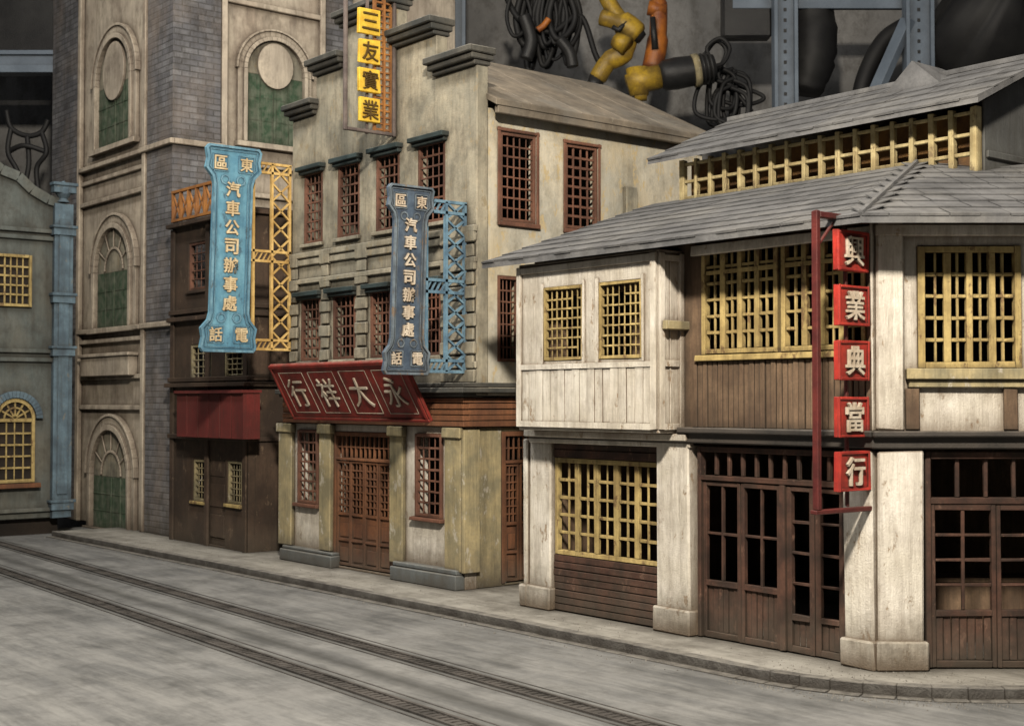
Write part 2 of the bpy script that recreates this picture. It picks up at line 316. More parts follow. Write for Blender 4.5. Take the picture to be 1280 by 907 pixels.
# ---------------------------------------------------------------- middle shop
def lattice_door(parent,f,r,leaves,m,v=0):
    u0,u1,w0,w1=r
    fr=MB(); fr.box(f,u0,u0+.09,v-.1,v+.05,w0,w1); fr.box(f,u1-.09,u1,v-.1,v+.05,w0,w1); fr.box(f,u0+.09,u1-.09,v-.1,v+.05,w1-.1,w1)
    H=w1-w0; tb=w1-.1-H*.16
    fr.box(f,u0+.09,u1-.09,v-.09,v+.04,tb-.06,tb)
    n=leaves*3
    for k in range(1,n): x=u0+.09+(u1-u0-.18)*k/n; fr.box(f,x-.018,x+.018,v-.06,v,tb,w1-.1)
    fr.box(f,u0+.09,u1-.09,v-.05,v-.01,(tb+w1-.1)/2-.015,(tb+w1-.1)/2+.015)
    d=fr.obj('door',m,parent,bevel=.006)
    W=(u1-u0-.18)/leaves
    for k in range(leaves):
        a=u0+.09+W*k+.008; c=a+W-.016; l=MB(); mid=w0+H*.38
        for x0,x1 in ((a,a+.05),(c-.05,c)): l.box(f,x0,x1,v-.07,v+.01,w0+.03,tb-.07)
        for y in (w0+.03,w0+H*.19,mid,tb-.13): l.box(f,a+.05,c-.05,v-.07,v+.01,y,y+.06)
        l.box(f,a+.05,c-.05,v-.06,v-.035,w0+.08,mid)
        for y in (w0+.13,w0+H*.19+.1): l.box(f,a+.1,c-.1,v-.035,v-.012,y,y+H*.1)
        for q in (1,2): x=a+.05+(c-a-.1)*q/3; l.box(f,x-.014,x+.014,v-.06,v-.01,mid+.06,tb-.13)
        nr=7
        for q in range(1,nr): y=mid+.06+(tb-.19-mid)*q/nr; l.box(f,a+.05,c-.05,v-.05,v-.008,y-.016,y+.016)
        o=l.obj('leaf',m,bevel=.005); o.parent=d
MY=16.9; fM=Fr((0,MY,0),(1,0,0)); XL,XR=-29.2,-21.8
mid=thing('shop_building',(-25.5,20,.15),'three storey grey plaster shop with stepped gable and brown lattice windows','building')
def rows(f,L,v=0):
    rs=[R(f,*q,v) for q in L]; a=sum(r[2] for r in rs)/len(rs); c=sum(r[3] for r in rs)/len(rs)
    return [(r[0],r[1],a,c) for r in rs]
top=rows(fM,[(380,217,403,306),(422,206,449,298),(470,190,499,287),(522,170,556,275)])
bot=rows(fM,[(376,374,400,451),(416,367,444,449),(463,360,488,446),(523,352,551,445)])
b=MB()
st=[(-29.2,-28.1,10.85),(-28.1,-26.9,11.75),(-26.9,-24.7,12.65),(-24.7,-23.2,11.75),(-23.2,-21.8,10.85)]
def msk(u,w):
    return any(a<=u<=c and w<=h for a,c,h in st)
b.wall(fM,XL,XR,4.1,12.65,-.3,0,top+bot,msk,[a for a,_,_ in st],[10.85,11.75])
b.obj('wall',plaster,mid,bevel=.02,label='grey plaster front wall with stepped gable')
for a,c,h in st:
    k=MB(); k.box(fM,a-.03,c+.03,-.34,.10,h,h+.1); k.box(fM,a-.09,c+.09,-.38,.2,h+.1,h+.22); k.box(fM,a-.13,c+.13,-.4,.28,h+.22,h+.36); k.obj('cornice',cap_dark,mid,bevel=.02)
for r in top: window(mid,fM,r,4,7,redbrown,v=-.03,bw=.04,hood=teal_dark,sill=plaster)
for r in bot: window(mid,fM,r,4,6,redbrown,v=-.03,bw=.04,hood=teal_dark,sill=plaster)
zt=top[0][2]-.2; zb=bot[0][3]+.32
for z0,z1,o_ in ((zt-.14,zt,.09),(zt-.32,zt-.16,.06),(zb,zb+.12,.08),(bot[0][2]-.3,bot[0][2]-.16,.06)):
    b=MB(); b.box(fM,XL-.02,XR+.02,0,o_,z0,z1); b.obj('string_course',plaster,mid,bevel=.02)
pier=[(XL,bot[0][0]-.06),(bot[0][1]+.07,bot[1][0]-.07),(bot[1][1]+.07,bot[2][0]-.07),(bot[2][1]+.25,bot[3][0]-.25),(bot[3][1]+.07,XR)]
for a,c in pier:
    b=MB(); k=0; w=4.35
    while w<zt-.35:
        e=.05 if k%2 else 0; b.box(fM,a+e,c-e,.001,.08-e*.4,w+.015,w+.27,j=.014); w+=.285; k+=1
    b.obj('quoin',plaster,mid,bevel=.02)
# side wall
fMS=Fr((XR,0,0),(0,1,0)); YB=23.6
sw=[R(fMS,625,167,670,278),R(fMS,707,182,747,287),R(fMS,622,345,649,452)]
b=MB(); b.wall(fMS,MY+.3,YB,4.1,10.0,-.25,0,sw); b.obj('side_wall',plaster_side,mid,bevel=.02,label='warm beige plaster side wall with patchy stains')
window(mid,fMS,sw[0],5,8,redbrown,v=-.03,bw=.036); window(mid,fMS,sw[1],4,8,redbrown,v=-.03,bw=.05); window(mid,fMS,sw[2],4,7,redbrown,v=-.03)
for r in (sw[0],sw[1]):
    k=MB(); u0,u1,w0,w1=r
    for x in (u0-.07,u1): k.box(fMS,x,x+.07,.002,.04,w0-.04,w1+.08)
    k.box(fMS,u0-.08,u1+.08,.002,.05,w1,w1+.07); k.box(fMS,u0-.08,u1+.08,.002,.07,w0-.1,w0-.01); k.obj('architrave',redbrown,mid,bevel=.01)
b=MB()
fML=Fr((XL,0,0),(0,-1,0)); b.wall(fML,-YB,-MY-.3,.15,10,-.25,0); b.box(fX,XL+.25,XR-.25,-YB,-YB+.25,.15,10.0,j=0); b.obj('back_wall',plaster,mid,bevel=0)
for z in (4.2,7.2): b=MB(); b.box(fX,XL+.26,XR-.3,-YB+.3,-MY-.31,z,z+.1,j=0); b.obj('floor',interior,mid,bevel=0)
b=MB(); rx,rz=-25.4,11.95; ex=XR+.32
for sgn in (1,-1):
    e=rx+sgn*(ex-rx); L=[(e,10.0),(rx,rz),(rx,rz+.14),(e,10.14)]
    P=[(x,y,z) for y in (MY+.25,YB+.35) for x,z in L]
    b.add(P,[(0,1,2,3),(7,6,5,4),(0,4,5,1),(1,5,6,2),(2,6,7,3),(3,7,4,0)])
b.prism(Fr((0,YB-.2,0),(1,0,0)),[(rx-3.6,10),(rx+3.6,10),(rx,rz)],-.1,.1)
b.box(fX,ex-.14,ex-.02,-YB-.3,-MY-.32,9.86,10.03); 
for i in range(5):
    y=MY+1.2+i*1.4; b.beam((rx,y,rz+.13),(ex,y+random.uniform(-.02,.02),10.135),.04,.03)
b.obj('roof',roofbrown,mid,bevel=.02)
b=MB(); b.box(fMS,21.0,21.35,.0,.14,7.9,8.75); b.obj('downpipe_box',plaster,mid,bevel=.02)
# ground floor
fG=Fr((0,16.8,0),(1,0,0)); GX=-22.05
w1=R(fG,374,540,399,630); w2=R(fG,521,542,554,646); dr=R(fG,418,540,493,714); dr=(dr[0],dr[1],.2,dr[3])
w1=(w1[0],w1[1],w2[2],w2[3])
b=MB(); b.wall(fG,XL,GX,.15,3.45,-.3,0,[w1,w2,dr],extra_w=[dr[2]]); b.obj('wall',white,mid,bevel=.015,label='ground floor wall in weathered white plaster')
window(mid,fG,w1,4,7,redbrown,v=.03,bw=.04,sill=redbrown); window(mid,fG,w2,4,7,redbrown,v=.03,bw=.04,sill=redbrown)
lattice_door(mid,fG,dr,4,doorbrown,v=-.02)
for a,c in ((353,369),(404,418),(492,508),(561,581)):
    x0,x1=U(fG,a,600),U(fG,c,600)
    k=MB(); k.box(fG,x0,x1,.002,.12,.5,3.4); k.box(fG,x0-.04,x1+.04,.0,.17,3.22,3.44); k.obj('pilaster',ochre,mid,bevel=.02)
k=MB(); x0=U(fG,350,690,.2); x1=U(fG,414,690,.2)
k.box(fG,x0,x1,-.05,.22,.15,.42); k.box(fG,x0+.03,x1-.03,-.05,.17,.42,.5); k.obj('plinth',plinthblue,mid,bevel=.02)
k=MB(); x0=U(fG,489,715,.2); x1=U(fG,571,720,.2)
k.box(fG,x0,x1,-1.1,.24,.15,.45); k.box(fG,x0+.03,x1-.04,-1.05,.19,.45,.55); k.obj('plinth',plinthblue,mid,bevel=.02)
fGS=Fr((GX,0,0),(0,1,0)); sd=(17.75,18.75,.2,3.35)
b=MB(); b.wall(fGS,17.1,YB,.15,3.45,-.25,0,[sd]); b.obj('side_wall',ochre,mid,bevel=.015)
lattice_door(mid,fGS,sd,2,doorbrown,v=-.03)
k=MB(); k.box(fGS,16.7,17.1,.002,.1,.5,3.4); k.obj('pilaster',ochre,mid)
b=MB()
for i in range(5):
    z=3.46+i*.12; b.box(fG,XL,GX+.12,-.3,.14+.012*(i%2),z,z+.108); b.box(fGS,16.8,YB,-.3,.12+.012*(i%2),z+.002,z+.11)
b.obj('frieze',doorbrown,mid)
b=MB()
for i,(z,o) in enumerate(((4.07,.22),(4.15,.34),(4.26,.26))):
    b.box(fG,XL-.05,GX+o,-.3,o,z,z+.1); b.box(fGS,16.8-o+.05,YB,-.3,o+.004,z+.001,z+.101)
b.obj('cornice',cap_dark,mid)
# ---------------------------------------------------------------- red plaque
pl=thing('shop_sign',(-25.2,16,3.6),'tilted red wooden plaque with four pale characters above the shop door','sign')
yb,zb_=16.3,3.55; yt,zt_=15.6,4.8
fP=Fr((0,yb,zb_),(1,0,0),(0,yt-yb,zt_-zb_)); H=math.hypot(yt-yb,zt_-zb_); xa,xb=-28.0,-22.55
k=MB(); k.box(fP,xa,xb,-.08,0,0,H,0)
for w in (0,H-.08): k.box(fP,xa,xb,0,.04,w,w+.08)
for x in (xa,xb-.08): k.box(fP,x,x+.08,0,.04,.08,H-.08)
k.obj('board',redpaint,pl)
W=(xb-xa-.3)/4
for i,ch in enumerate('行祥大永'):
    c=xa+.15+W*(i+.5); charobj(ch,fP,c,H*.5,.003,.70,.03,-.006,letter,pl)
    k=MB()
    for x in (c-W*.40,c+W*.40): k.box(fP,x-.006,x+.006,.002,.010,.2,H-.2,j=.003)
    for w in (.2,H-.2): k.box(fP,c-W*.40,c+W*.40,.002,.010,w-.006,w+.006,j=.003)
    k.obj('border',letter,pl,bevel=0)
for x in (xa+.5,xb-.5): k=MB(); k.beam((x,yt+.05,zt_),(x,16.6,4.9),.05); k.beam((x,yb,zb_+.1),(x,16.7,3.6),.05); k.obj('bracket',steelbrown,pl,bevel=0)
# ---------------------------------------------------------------- enamel hanging signs
def plaque_sign(name,f,r,wall_u,face,rim,let,truss,label,lean,big):
    u0,u1,w0,w1=r; uc=(u0+u1)/2; e=thing(name,f.p(uc,0,w0),label,'sign','hanging vertical enamel signs')
    tl=math.tan(math.radians(lean)); a=(u1-u0)/2; Hh=w1-w0
    g=Fr(f.O,f.t,f.up+f.t*tl); g.n=f.n.copy(); g.t=f.t.copy(); off=w0*tl
    def q(x,y): return (uc+x*a-off, w0+y)
    half=[(.9,0),(1,.02*Hh),(.94,.07*Hh),(1,.115*Hh),(.76,.155*Hh),(.70,.19*Hh)]
    R_=[q(x,y) for x,y in half]+[q(x,Hh-y) for x,y in half[::-1]]
    L_=[q(-x,Hh-y) for x,y in half]+[q(-x,y) for x,y in half[::-1]]
    P=R_+L_
    k=MB(); k.prism(g,P,-.08,0); 
    b1=k.obj('board',face,e,bevel=.01)
    k=MB(); n=len(P)
    def inset(d):
        out=[]
        for i in range(n):
            p0=Vector(P[i-1]);p=Vector(P[i]);p2=Vector(P[(i+1)%n]); d1=(p-p0).normalized(); d2=(p2-p).normalized()
            n1=Vector((-d1.y,d1.x)); n2=Vector((-d2.y,d2.x)); m_=(n1+n2)
            m_=m_/max(.5,m_.length_squared/2) if m_.length>1e-4 else n1
            out.append(p+m_*d)
        return out
    def ring(d0,d1,v):
        A_=inset(d0);B_=inset(d1)
        for i in range(n):
            j=(i+1)%n; k.prism(g,[tuple(A_[i]),tuple(A_[j]),tuple(B_[j]),tuple(B_[i])],.0,v)
    ring(.0,.045*big,.045); ring(.085*big,.10*big,.02)
    x0=uc-off
    for yy in (.085*Hh,Hh-.085*Hh):
        for sx in (-.46,.46):
            c=x0+sx*a; s=.17*a*1.6
            for dx in (-s,s): k.prism(g,[(c+dx-.01,w0+yy-s),(c+dx+.01,w0+yy-s),(c+dx+.01,w0+yy+s),(c+dx-.01,w0+yy+s)],0,.02)
            for dy in (-s,s): k.prism(g,[(c-s,w0+yy+dy-.01),(c+s,w0+yy+dy-.01),(c+s,w0+yy+dy+.01),(c-s,w0+yy+dy+.01)],0,.02)
    for yy in (.165*Hh,Hh-.165*Hh):
        for sx in (-1,1): k.arch(g,x0+sx*a*.28,w0+yy,a*.12,a*.17,0,.02,seg=8,a0=0,a1=2*math.pi)
    k.obj('rim',rim,e,bevel=0)
    T='汽車公司辦事處'; a0=w0+Hh*.835; a1=w0+Hh*.19; s=(a0-a1)/7
    for i,ch in enumerate(T): charobj(ch,g,x0,a0-s*(i+.5),.002,s*.82,.04,.02,let,e)
    for ch,sx,yy in (('區',-.46,Hh*.915),('東',.46,Hh*.915),('話',-.46,Hh*.085),('電',.46,Hh*.085)):
        charobj(ch,g,x0+sx*a,w0+yy,.002,a*.46,.03,.015,let,e)
    k=MB(); ta=x0+a*.8+w0*tl; tb=wall_u; 
    z0,z1=w0+.02*Hh,w0+.94*Hh; zm=(z0+z1)/2
    v=-.14
    V=lambda u,w:f.p(u,v,w)
    us=[ta+(tb-ta)*t for t in (.12,.55,.97)]
    for u in us: k.beam(V(u,z0),V(u,z1),.06,.08,side=f.n)
    for z in (z0,z0+.22,zm-.12,zm+.12,z1-.22,z1): k.beam(V(ta-.3,z),V(tb,z),.06,.08,side=f.n)
    nseg=10
    for i in range(nseg):
        za=z0+(z1-z0)*i/nseg; zc=z0+(z1-z0)*(i+1)/nseg
        k.beam(V(us[1],za),V(us[2],zc),.04,.06,side=f.n); k.beam(V(us[2],za),V(us[1],zc),.04,.06,side=f.n)
    for z in (z0,zm-.12,z1-.22):
        m_=4
        for i in range(m_):
            A_=us[0]+(us[1]-us[0])*i/m_; B_=us[0]+(us[1]-us[0])*(i+1)/m_
            k.beam(V(A_,z),V(B_,z+.22),.03,.04,side=f.n)
    k.obj('truss',truss,e,bevel=0)
fS1=Fr((-29.1,0,0),(0,1,0)); fS2=Fr((-22.0,0,0),(0,1,0))
plaque_sign('hanging_sign',fS1,R(fS1,250,182,320,440),16.88,skyblue,rimblue,lettery,amberlit,'sky blue enamel sign with yellow characters on a lattice bracket',1.6,1.25)
plaque_sign('hanging_sign',fS2,R(fS2,479,231,536,468),16.88,slateblue,rimslate,letter,trussblue,'slate blue enamel sign with cream characters on a blue lattice bracket',1.8,.9)
# yellow tile sign
fS3=Fr((-24.7,0,0),(0,1,0)); e=thing('hanging_sign',fS3.p(16.2,0,9),'thin steel frame sign with four yellow character tiles','sign')
u0,_,wz,_=R(fS3,430,-40,495,167); u1=16.88; wt=hit(fS3,450,-45)[1]
k=MB()
for u in (u0,u1-.08): k.box(fS3,u,u+.08,-.04,.04,wz,wt)
k.box(fS3,u0+.08,u1-.08,-.04,.04,wz,wz+.08); k.box(fS3,u0+.08,u1-.08,-.04,.04,wt-.08,wt); k.obj('frame',steelbrown,e)
k=MB(); ua,ub=U(fS3,470,80),U(fS3,493,80)
for u in (ua,(ua+ub)/2,ub-.06): k.box(fS3,u,u+.05,-.14,-.06,wz+.1,wt-.1)
for i in range(24): z=wz+.12+(wt-wz-.3)*i/24; k.box(fS3,ua+.05,ub-.06,-.12,-.08,z,z+.04)
k.obj('truss',orangewood,e,bevel=0)
for (y0,y1),ch in zip(((12,43),(50,80),(86,116),(123,153)),'三友實業'):
    a,c,d,g_=R(fS3,448,y0,474,y1); k=MB(); k.box(fS3,a,c,-.05,.05,d,g_,j=.014); t=k.obj('tile',signyellow,e)
    charobj(ch,fS3,(a+c)/2,(d+g_)/2,.056,(g_-d)*.78,.03,.0,letterd,t,True)
k=MB(); um=(U(fS3,448,80)+U(fS3,474,80))/2; k.box(fS3,um-.03,um+.03,-.1,-.055,wz,wt); k.obj('rod',steelbrown,e,bevel=0)
# red tile sign
fS5=Fr((-11.9,0,0),(0,1,0)); e=thing('hanging_sign',fS5.p(15.8,0,2.5),'dark red steel frame sign with five red character tiles','sign')
u0,u1,wz,wt=R(fS5,1018,268,1088,634); u1=16.5
k=MB(); k.box(fS5,u0,u0+.09,-.05,.05,wz-.0,wt); k.box(fS5,u0-.05,u1-.1,-.06,.06,wz-.07,wz-.005); k.box(fS5,u0+.09,u1,-.05,.05,wt-.09,wt)
um=U(fS5,1063,450); k.box(fS5,um-.03,um+.03,-.1,-.05,wz,wt-.09); k.beam(fS5.p(u0+.1,-.03,wt-.5),fS5.p(u0+.5,-.03,wt-.1),.04); k.obj('frame',darkred,e,bevel=.01)
for (y0,y1),ch in zip(((289,339),(357,407),(426,475),(496,546),(564,613)),'興業典當行'):
    a,c,d,g_=R(fS5,1045,y0,1083,y1); dx=random.uniform(-.015,.015); a+=dx; c+=dx
    k=MB(); k.box(fS5,a,c,-.05,.04,d,g_)
    for x in (a,c-.04): k.box(fS5,x,x+.04,.04,.06,d,g_)
    for x in (d,g_-.04): k.box(fS5,a+.04,c-.04,.04,.06,x,x+.04)
    t=k.obj('tile',redtile,e,bevel=.01)
    charobj(ch,fS5,(a+c)/2,(d+g_)/2,.044,(g_-d)*.74,.04,.012,letter,t,True)
# ---------------------------------------------------------------- dark narrow shop
fK=Fr((0,16.65,0),(1,0,0)); kx0,kx1=-35.35,-30.9; ktop=8.85
dk=thing('narrow_shop_building',(-33,17.4,.15),'narrow dark brown wooden shop with a red awning box','building')
kw=[R(fK,236,302,262,362),R(fK,284,298,308,360),R(fK,238,430,264,478),R(fK,280,438,307,478),R(fK,241,574,257,626),R(fK,284,576,302,630)]
kd=R(fK,259,574,281,677); kd=(kd[0],kd[1],.2,kd[3])
b=MB(); b.wall(fK,kx0,kx1,.15,ktop,-.2,0,kw+[kd]); fKS=Fr((kx1,0,0),(0,1,0)); b.wall(fKS,16.85,18.6,.15,ktop,-.2,0)
b.box(fX,kx0,kx1-.2,-18.6,-18.4,.15,ktop,j=0); b.box(fX,kx0,kx1,-18.6,-16.66,ktop,ktop+.08,j=0); b.obj('wall',brownplaster,dk,bevel=.015)
for i,r in enumerate(kw): window(dk,fK,r,4,6 if i>3 else 5,ochre if i in (4,5) else redbrown if i<2 else ochre,v=-.05,bw=.025,sill=brownplaster if i<4 else yellow)
k=MB(); a,c,d,g_=kd; k.box(fK,a,c,-.1,-.06,d,g_)
for y in (d+.2,d+1.0,d+1.8): k.box(fK,a+.1,c-.1,-.06,-.03,y,y+.6)
k.obj('door',brownplaster,dk)
for z,o in ((ktop-.1,.2),(6.15,.16),(6.35,.1),(4.35,.22),(4.5,.12),(2.95,.12)): k=MB(); k.box(fK,kx0-.03,kx1+.03+o*.5,.002,o,z,z+.12); k.box(fKS,16.66,18.5,.002,o*.6,z+.001,z+.121); k.obj('cornice',brownplaster,dk)
for x in (kx0+.02,(kx0+kx1)/2-.1,kx1-.22): k=MB(); k.box(fK,x,x+.2,.002,.07,.15,ktop-.12); k.obj('pilaster',brownplaster,dk)
k=MB(); r=R(fK,221,491,304,547,.55); k.box(fK,r[0],r[1],.08,.55,r[2],r[3]); k.box(fK,r[0]-.05,r[1]+.05,.06,.62,r[3],r[3]+.07)
for i in range(1,6): x=r[0]+(r[1]-r[0])*i/6; k.box(fK,x-.01,x+.01,.55,.565,r[2]+.02,r[3])
k.obj('awning',awnred,dk)
k=MB(); z0=ktop+.1; z1=z0+.8
for z in (z0,z1): k.box(fK,kx0,kx1,-.06,.06,z,z+.07)
n=9
for i in range(n+1): x=kx0+(kx1-kx0-.06)*i/n; k.box(fK,x,x+.06,-.05,.05,z0,z1)
for i in range(n):
    x=kx0+(kx1-kx0)*i/n+.03; y=x+(kx1-kx0)/n; k.beam(fK.p(x,0,z0),fK.p(y,0,z1),.04,.04); k.beam(fK.p(x,0,z1),fK.p(y,0,z0),.04,.04)
k.obj('balustrade',orangewood,dk,bevel=0)
# ---------------------------------------------------------------- tower
tw=thing('tower_building',(-40,21,.15),'tall cream plaster tower with grey brick piers and arched green windows','building')
fT=Fr((0,17.0,0),(1,0,0)); fTS=Fr((-36,0,0),(0,1,0)); TH_=21; tx0=-45.2
k=MB(); k.box(fX,tx0,-36,-27,-17,.15,TH_,j=0); k.obj('wall',cream,tw,bevel=.02)
yb0=U(fTS,405,100)
k=MB(); k.box(fX,-37.65,-35.92,-18.4,-16.9,.15,TH_,j=0); k.obj('brick_pier',gbrick,tw,bevel=.01)
k=MB(); k.box(fTS,yb0,yb0+1.0,.001,.08,.15,TH_,j=0); k.obj('brick_pier',gbrick,tw,bevel=.01)
k=MB(); k.box(fT,tx0,-42.9,.001,.1,.15,TH_,j=0); k.obj('brick_pier',gbrick,tw,bevel=.01)
k=MB()
for x in (-42.86,-37.9): k.box(fT,x,x+.22,.002,.16,.15,TH_)
zz=[hit(fT,145,y)[1] for y in (205,222,250,415,428,474,512)]
for z,o in zip(zz,(.22,.1,.14,.22,.14,.1,.12)): k.box(fT,-42.64,-37.9,.002,o,z,z+.14)
for z in (zz[3],zz[0]): k.box(fT,-37.9,-35.8,.1,.22,z,z+.16); k.box(fTS,16.9,18.5,.08,.2,z+.001,z+.161)
k.box(fTS,18.42,18.6,.002,.14,.15,TH_); k.box(fTS,yb0-.2,yb0-.02,.002,.14,.15,TH_)
for y in (212,250,15): z=hit(fTS,340,y)[1]; k.box(fTS,18.6,yb0-.2,.002,.14,z,z+.15)
k.obj('moulding',cream,tw,bevel=.02)
k=MB(); r=R(fT,112,446,172,470); k.box(fT,r[0],r[1],.002,.3,r[2],r[3]); k.box(fT,r[0]-.1,r[1]+.1,.002,.36,r[3],r[3]+.1); k.obj('ledge',cream,tw,bevel=.02)
def archwin(f,r,disc):
    u0,u1,w0,w1=r; uc=(u0+u1)/2; rr=(u1-u0)/2; ws=w1-rr*.95
    g=MB(); wg=ws-(rr*.1 if disc else .05)
    g.box(f,u0,u1,.002,.05,w0,wg,0,j=0)
    g.box(f,uc-.03,uc+.03,.05,.08,w0,wg)
    for sx in (-1,1): g.box(f,uc+sx*rr*.5-.012,uc+sx*rr*.5+.012,.05,.065,w0,wg)
    for i in range(1,3): y=w0+(wg-w0)*i/3; g.box(f,u0,u1,.05,.06,y-.012,y+.012)
    wo=g.obj('window',green,tw,bevel=.01,label='green shuttered arched window')
    k=MB()
    k.prism(f,[(u0,wg)]+[(u1,wg)]+[(uc+rr*math.cos(a),ws+rr*math.sin(a)) for a in [math.pi*i/20 for i in range(21)]],.002,.055,1)
    if disc:
        d=rr*.62; k.prism(f,[(uc+d*math.cos(a),ws+rr*.22+d*1.15*math.sin(a)) for a in [2*math.pi*i/28 for i in range(28)]],.056,.14,0)
    else:
        k.arch(f,uc,ws,rr*.5,rr*.56,.056,.1)
        for i in range(1,6): a=math.pi*i/6; k.beam(f.p(uc+rr*.56*math.cos(a),.08,ws+rr*.56*math.sin(a)),f.p(uc+rr*math.cos(a),.08,ws+rr*math.sin(a)),.04,.04)
    k.arch(f,uc,ws,rr,rr*1.12,.002,.2); k.arch(f,uc,ws,rr*1.12,rr*1.3,.002,.12); k.arch(f,uc,ws,rr*1.3,rr*1.36,.002,.17)
    for a,c,v in ((u0-rr*.12,u0,.2),(u1,u1+rr*.12,.2),(u0-rr*.3,u0-rr*.12,.12),(u1+rr*.12,u1+rr*.3,.12)): k.box(f,a,c,.002,v,w0,ws)
    k.box(f,u0-rr*.35,u1+rr*.35,.002,.22,w0-.16,w0-.005)
    s_=k.obj('surround',[cream,plaster],bevel=.01); s_.parent=wo
for q,dsc in (((126,52,168,181),True),((124,288,167,409),False),((119,540,165,661),False)): archwin(fT,R(fT,*q),dsc)
archwin(fTS,R(fTS,306,55,377,182),True)
# ---------------------------------------------------------------- far blue-grey house
hb=thing('house_building',(-41,12,.15),'blue grey plaster house with yellow lattice windows and blue pilaster','building')
fH=Fr((-40.3,0,0),(0,1,0)); hy=15.45
k=MB(); poly=[(6,.5),(hy,.5),(hy,9.9),(hy-.5,10.0),(hy-1.0,10.25),(hy-1.4,10.6),(hy-1.9,10.75),(hy-2.4,11.1),(6,12.5)]
k.prism(fH,poly,-4,0); k.obj('wall',bluegrey,hb,bevel=.02)
k=MB()
for i in range(2,8):
    a,c=poly[i],poly[i+1]; k.beam(fH.p(a[0],.05,a[1]),fH.p(c[0],.05,c[1]),.3,.14,side=fH.n)
k.obj('coping',bluegrey,hb)
for y in (290,299,441,452,640): k=MB(); z=hit(fH,30,y)[1]; k.box(fH,6,hy-.02,.002,.12,z,z+.12); k.obj('moulding',bluegrey,hb)
k=MB(); a,c=U(fH,64,450),U(fH,87,450)
k.box(fH,a,c,.002,.22,.5,9.9); k.box(fH,a+.12,c-.12,.22,.26,1.2,9.4)
for y in (291,375,441,632,238): z=hit(fH,75,y)[1]; k.box(fH,a-.06,c+.06,.002,.3,z-.1,z+.12); k.box(fH,a-.1,c+.1,.002,.34,z+.12,z+.2)
k.tube([fH.p((a+c)/2,.1,z) for z in (9.95,10.05,10.2,10.35,10.5,10.6)],[.2,.12,.22,.24,.14,.03],seg=12)
k.obj('pilaster',bluepil,hb,bevel=.01)
k=MB(); k.prism(fH,[(6,-.2),(hy,-.2),(hy,.5),(6,.5)],-3.9,-.3); k.obj('plinth',interior,hb,bevel=0)  # near-black block painting in the shadowed gap below the raised house
r=R(fH,-14,318,38,383); k=MB(); k.box(fH,r[0],r[1],.002,.02,r[2],r[3],j=0); k.obj('dark_opening_panel',interior,hb,bevel=0); window(hb,fH,r,6,5,yellow,v=.1,bw=.05,fw=.08)  # near-black panel on the wall face, painted darkness of an unlit opening
r=R(fH,-8,498,42,603); u0,u1,w0,w1=r; uc=(u0+u1)/2; rr=(u1-u0)/2; ws=w1-rr
k=MB(); k.box(fH,u0,u1,.002,.02,w0,ws+.001,j=0); k.prism(fH,[(uc+rr*math.cos(a),ws+rr*math.sin(a)) for a in [math.pi*i/20 for i in range(21)]],.002,.02); k.obj('dark_opening_panel',interior,hb,bevel=0)  # arched panel, again darkness put in as colour instead of an opening
wo=window(hb,fH,(u0,u1,w0,ws),4,5,yellow,v=.1,bw=.05,fw=.1)
k=MB(); k.arch(fH,uc,ws,rr-.1,rr,.03,.13); k.arch(fH,uc,ws,rr*.5,rr*.58,.03,.1)
for i in range(1,6): a=math.pi*i/6; k.beam(fH.p(uc+rr*.05*math.cos(a),.06,ws+rr*.05*math.sin(a)),fH.p(uc+(rr-.06)*math.cos(a),.06,ws+(rr-.06)*math.sin(a)),.05,.05)
o=k.obj('fanlight',yellow,hb,bevel=0)
k=MB(); k.arch(fH,uc,ws,rr+.02,rr+.22,.002,.18); k.obj('hood',bluepil,hb)
k=MB(); k.box(fH,u0-.2,u1+.15,.002,.25,w0-.16,w0-.02); k.obj('sill',doorbrown,hb)
# ---------------------------------------------------------------- corner shop
fC=Fr((0,16.44,0),(1,0,0)); fD=Fr(P0,tD)
cs=thing('corner_shop_building',(-14,20,.15),'two storey corner shop with white posts and grey shingle roof','building')
cL=-19.45; cR=-11.85; DL=6.0
BZ0,BZ1=3.28,3.54; WT=6.72; PT=6.64
k=MB(); k.box(fC,cL,cR+.08,-.25,.16,BZ0+.02,BZ1); k.box(fD,-.08,DL,-.25,.162,BZ0+.02,BZ1); 
k.box(fC,cL+3.9,cR+.1,.0,.26,BZ1-.07,BZ1+.02); k.box(fD,-.1,DL,.0,.262,BZ1-.069,BZ1+.021)
k.obj('beam',black,cs,bevel=.02)
k=MB(); k.box(fC,cL-.05,U(fC,868,545),.162,.22,BZ0+.05,BZ1-.09); k.obj('beam',white,cs)
k=MB(); k.box(fC,cL-.02,U(fC,868,545),.02,.12,BZ0-.06,BZ0+.015); k.obj('beam',white,cs)
def post(f,a,c,w0,w1,v0,v1,base=True):
    k=MB(); k.box(f,a,c,v0,v1,w0,w1,j=.016)
    if base: k.box(f,a-.04,c+.04,v0-.0,v1+.06,w0,w0+.42,j=.016)
    k.obj('post',white,cs,bevel=.028)
X=lambda px,py=650:U(fC,px,py)
post(fC,X(656),X(662),.15,BZ0,-.3,.06); post(fC,X(664),X(690),.15,BZ0,-.22,.05)
post(fC,X(825),X(867),.15,BZ0,-.25,.1); post(fC,X(1060),cR+.02,.15,BZ0,-.3,.12)
post(fD,.0,U(fD,1152,650),.15,BZ0,-.3,.12)
r=R(fC,693,575,824,700); wb=r[2]
window(cs,fC,(X(692),X(824),wb,r[3]),10,5,yellow,v=-.06,bw=.05,leaves=5,broken=.08,fw=.08)
k=MB(); boards(k,fC,X(691),X(823),.17,wb-.01,-.12,-.02,.125,vert=False); k.obj('panelling',darkwood,cs,bevel=.012)
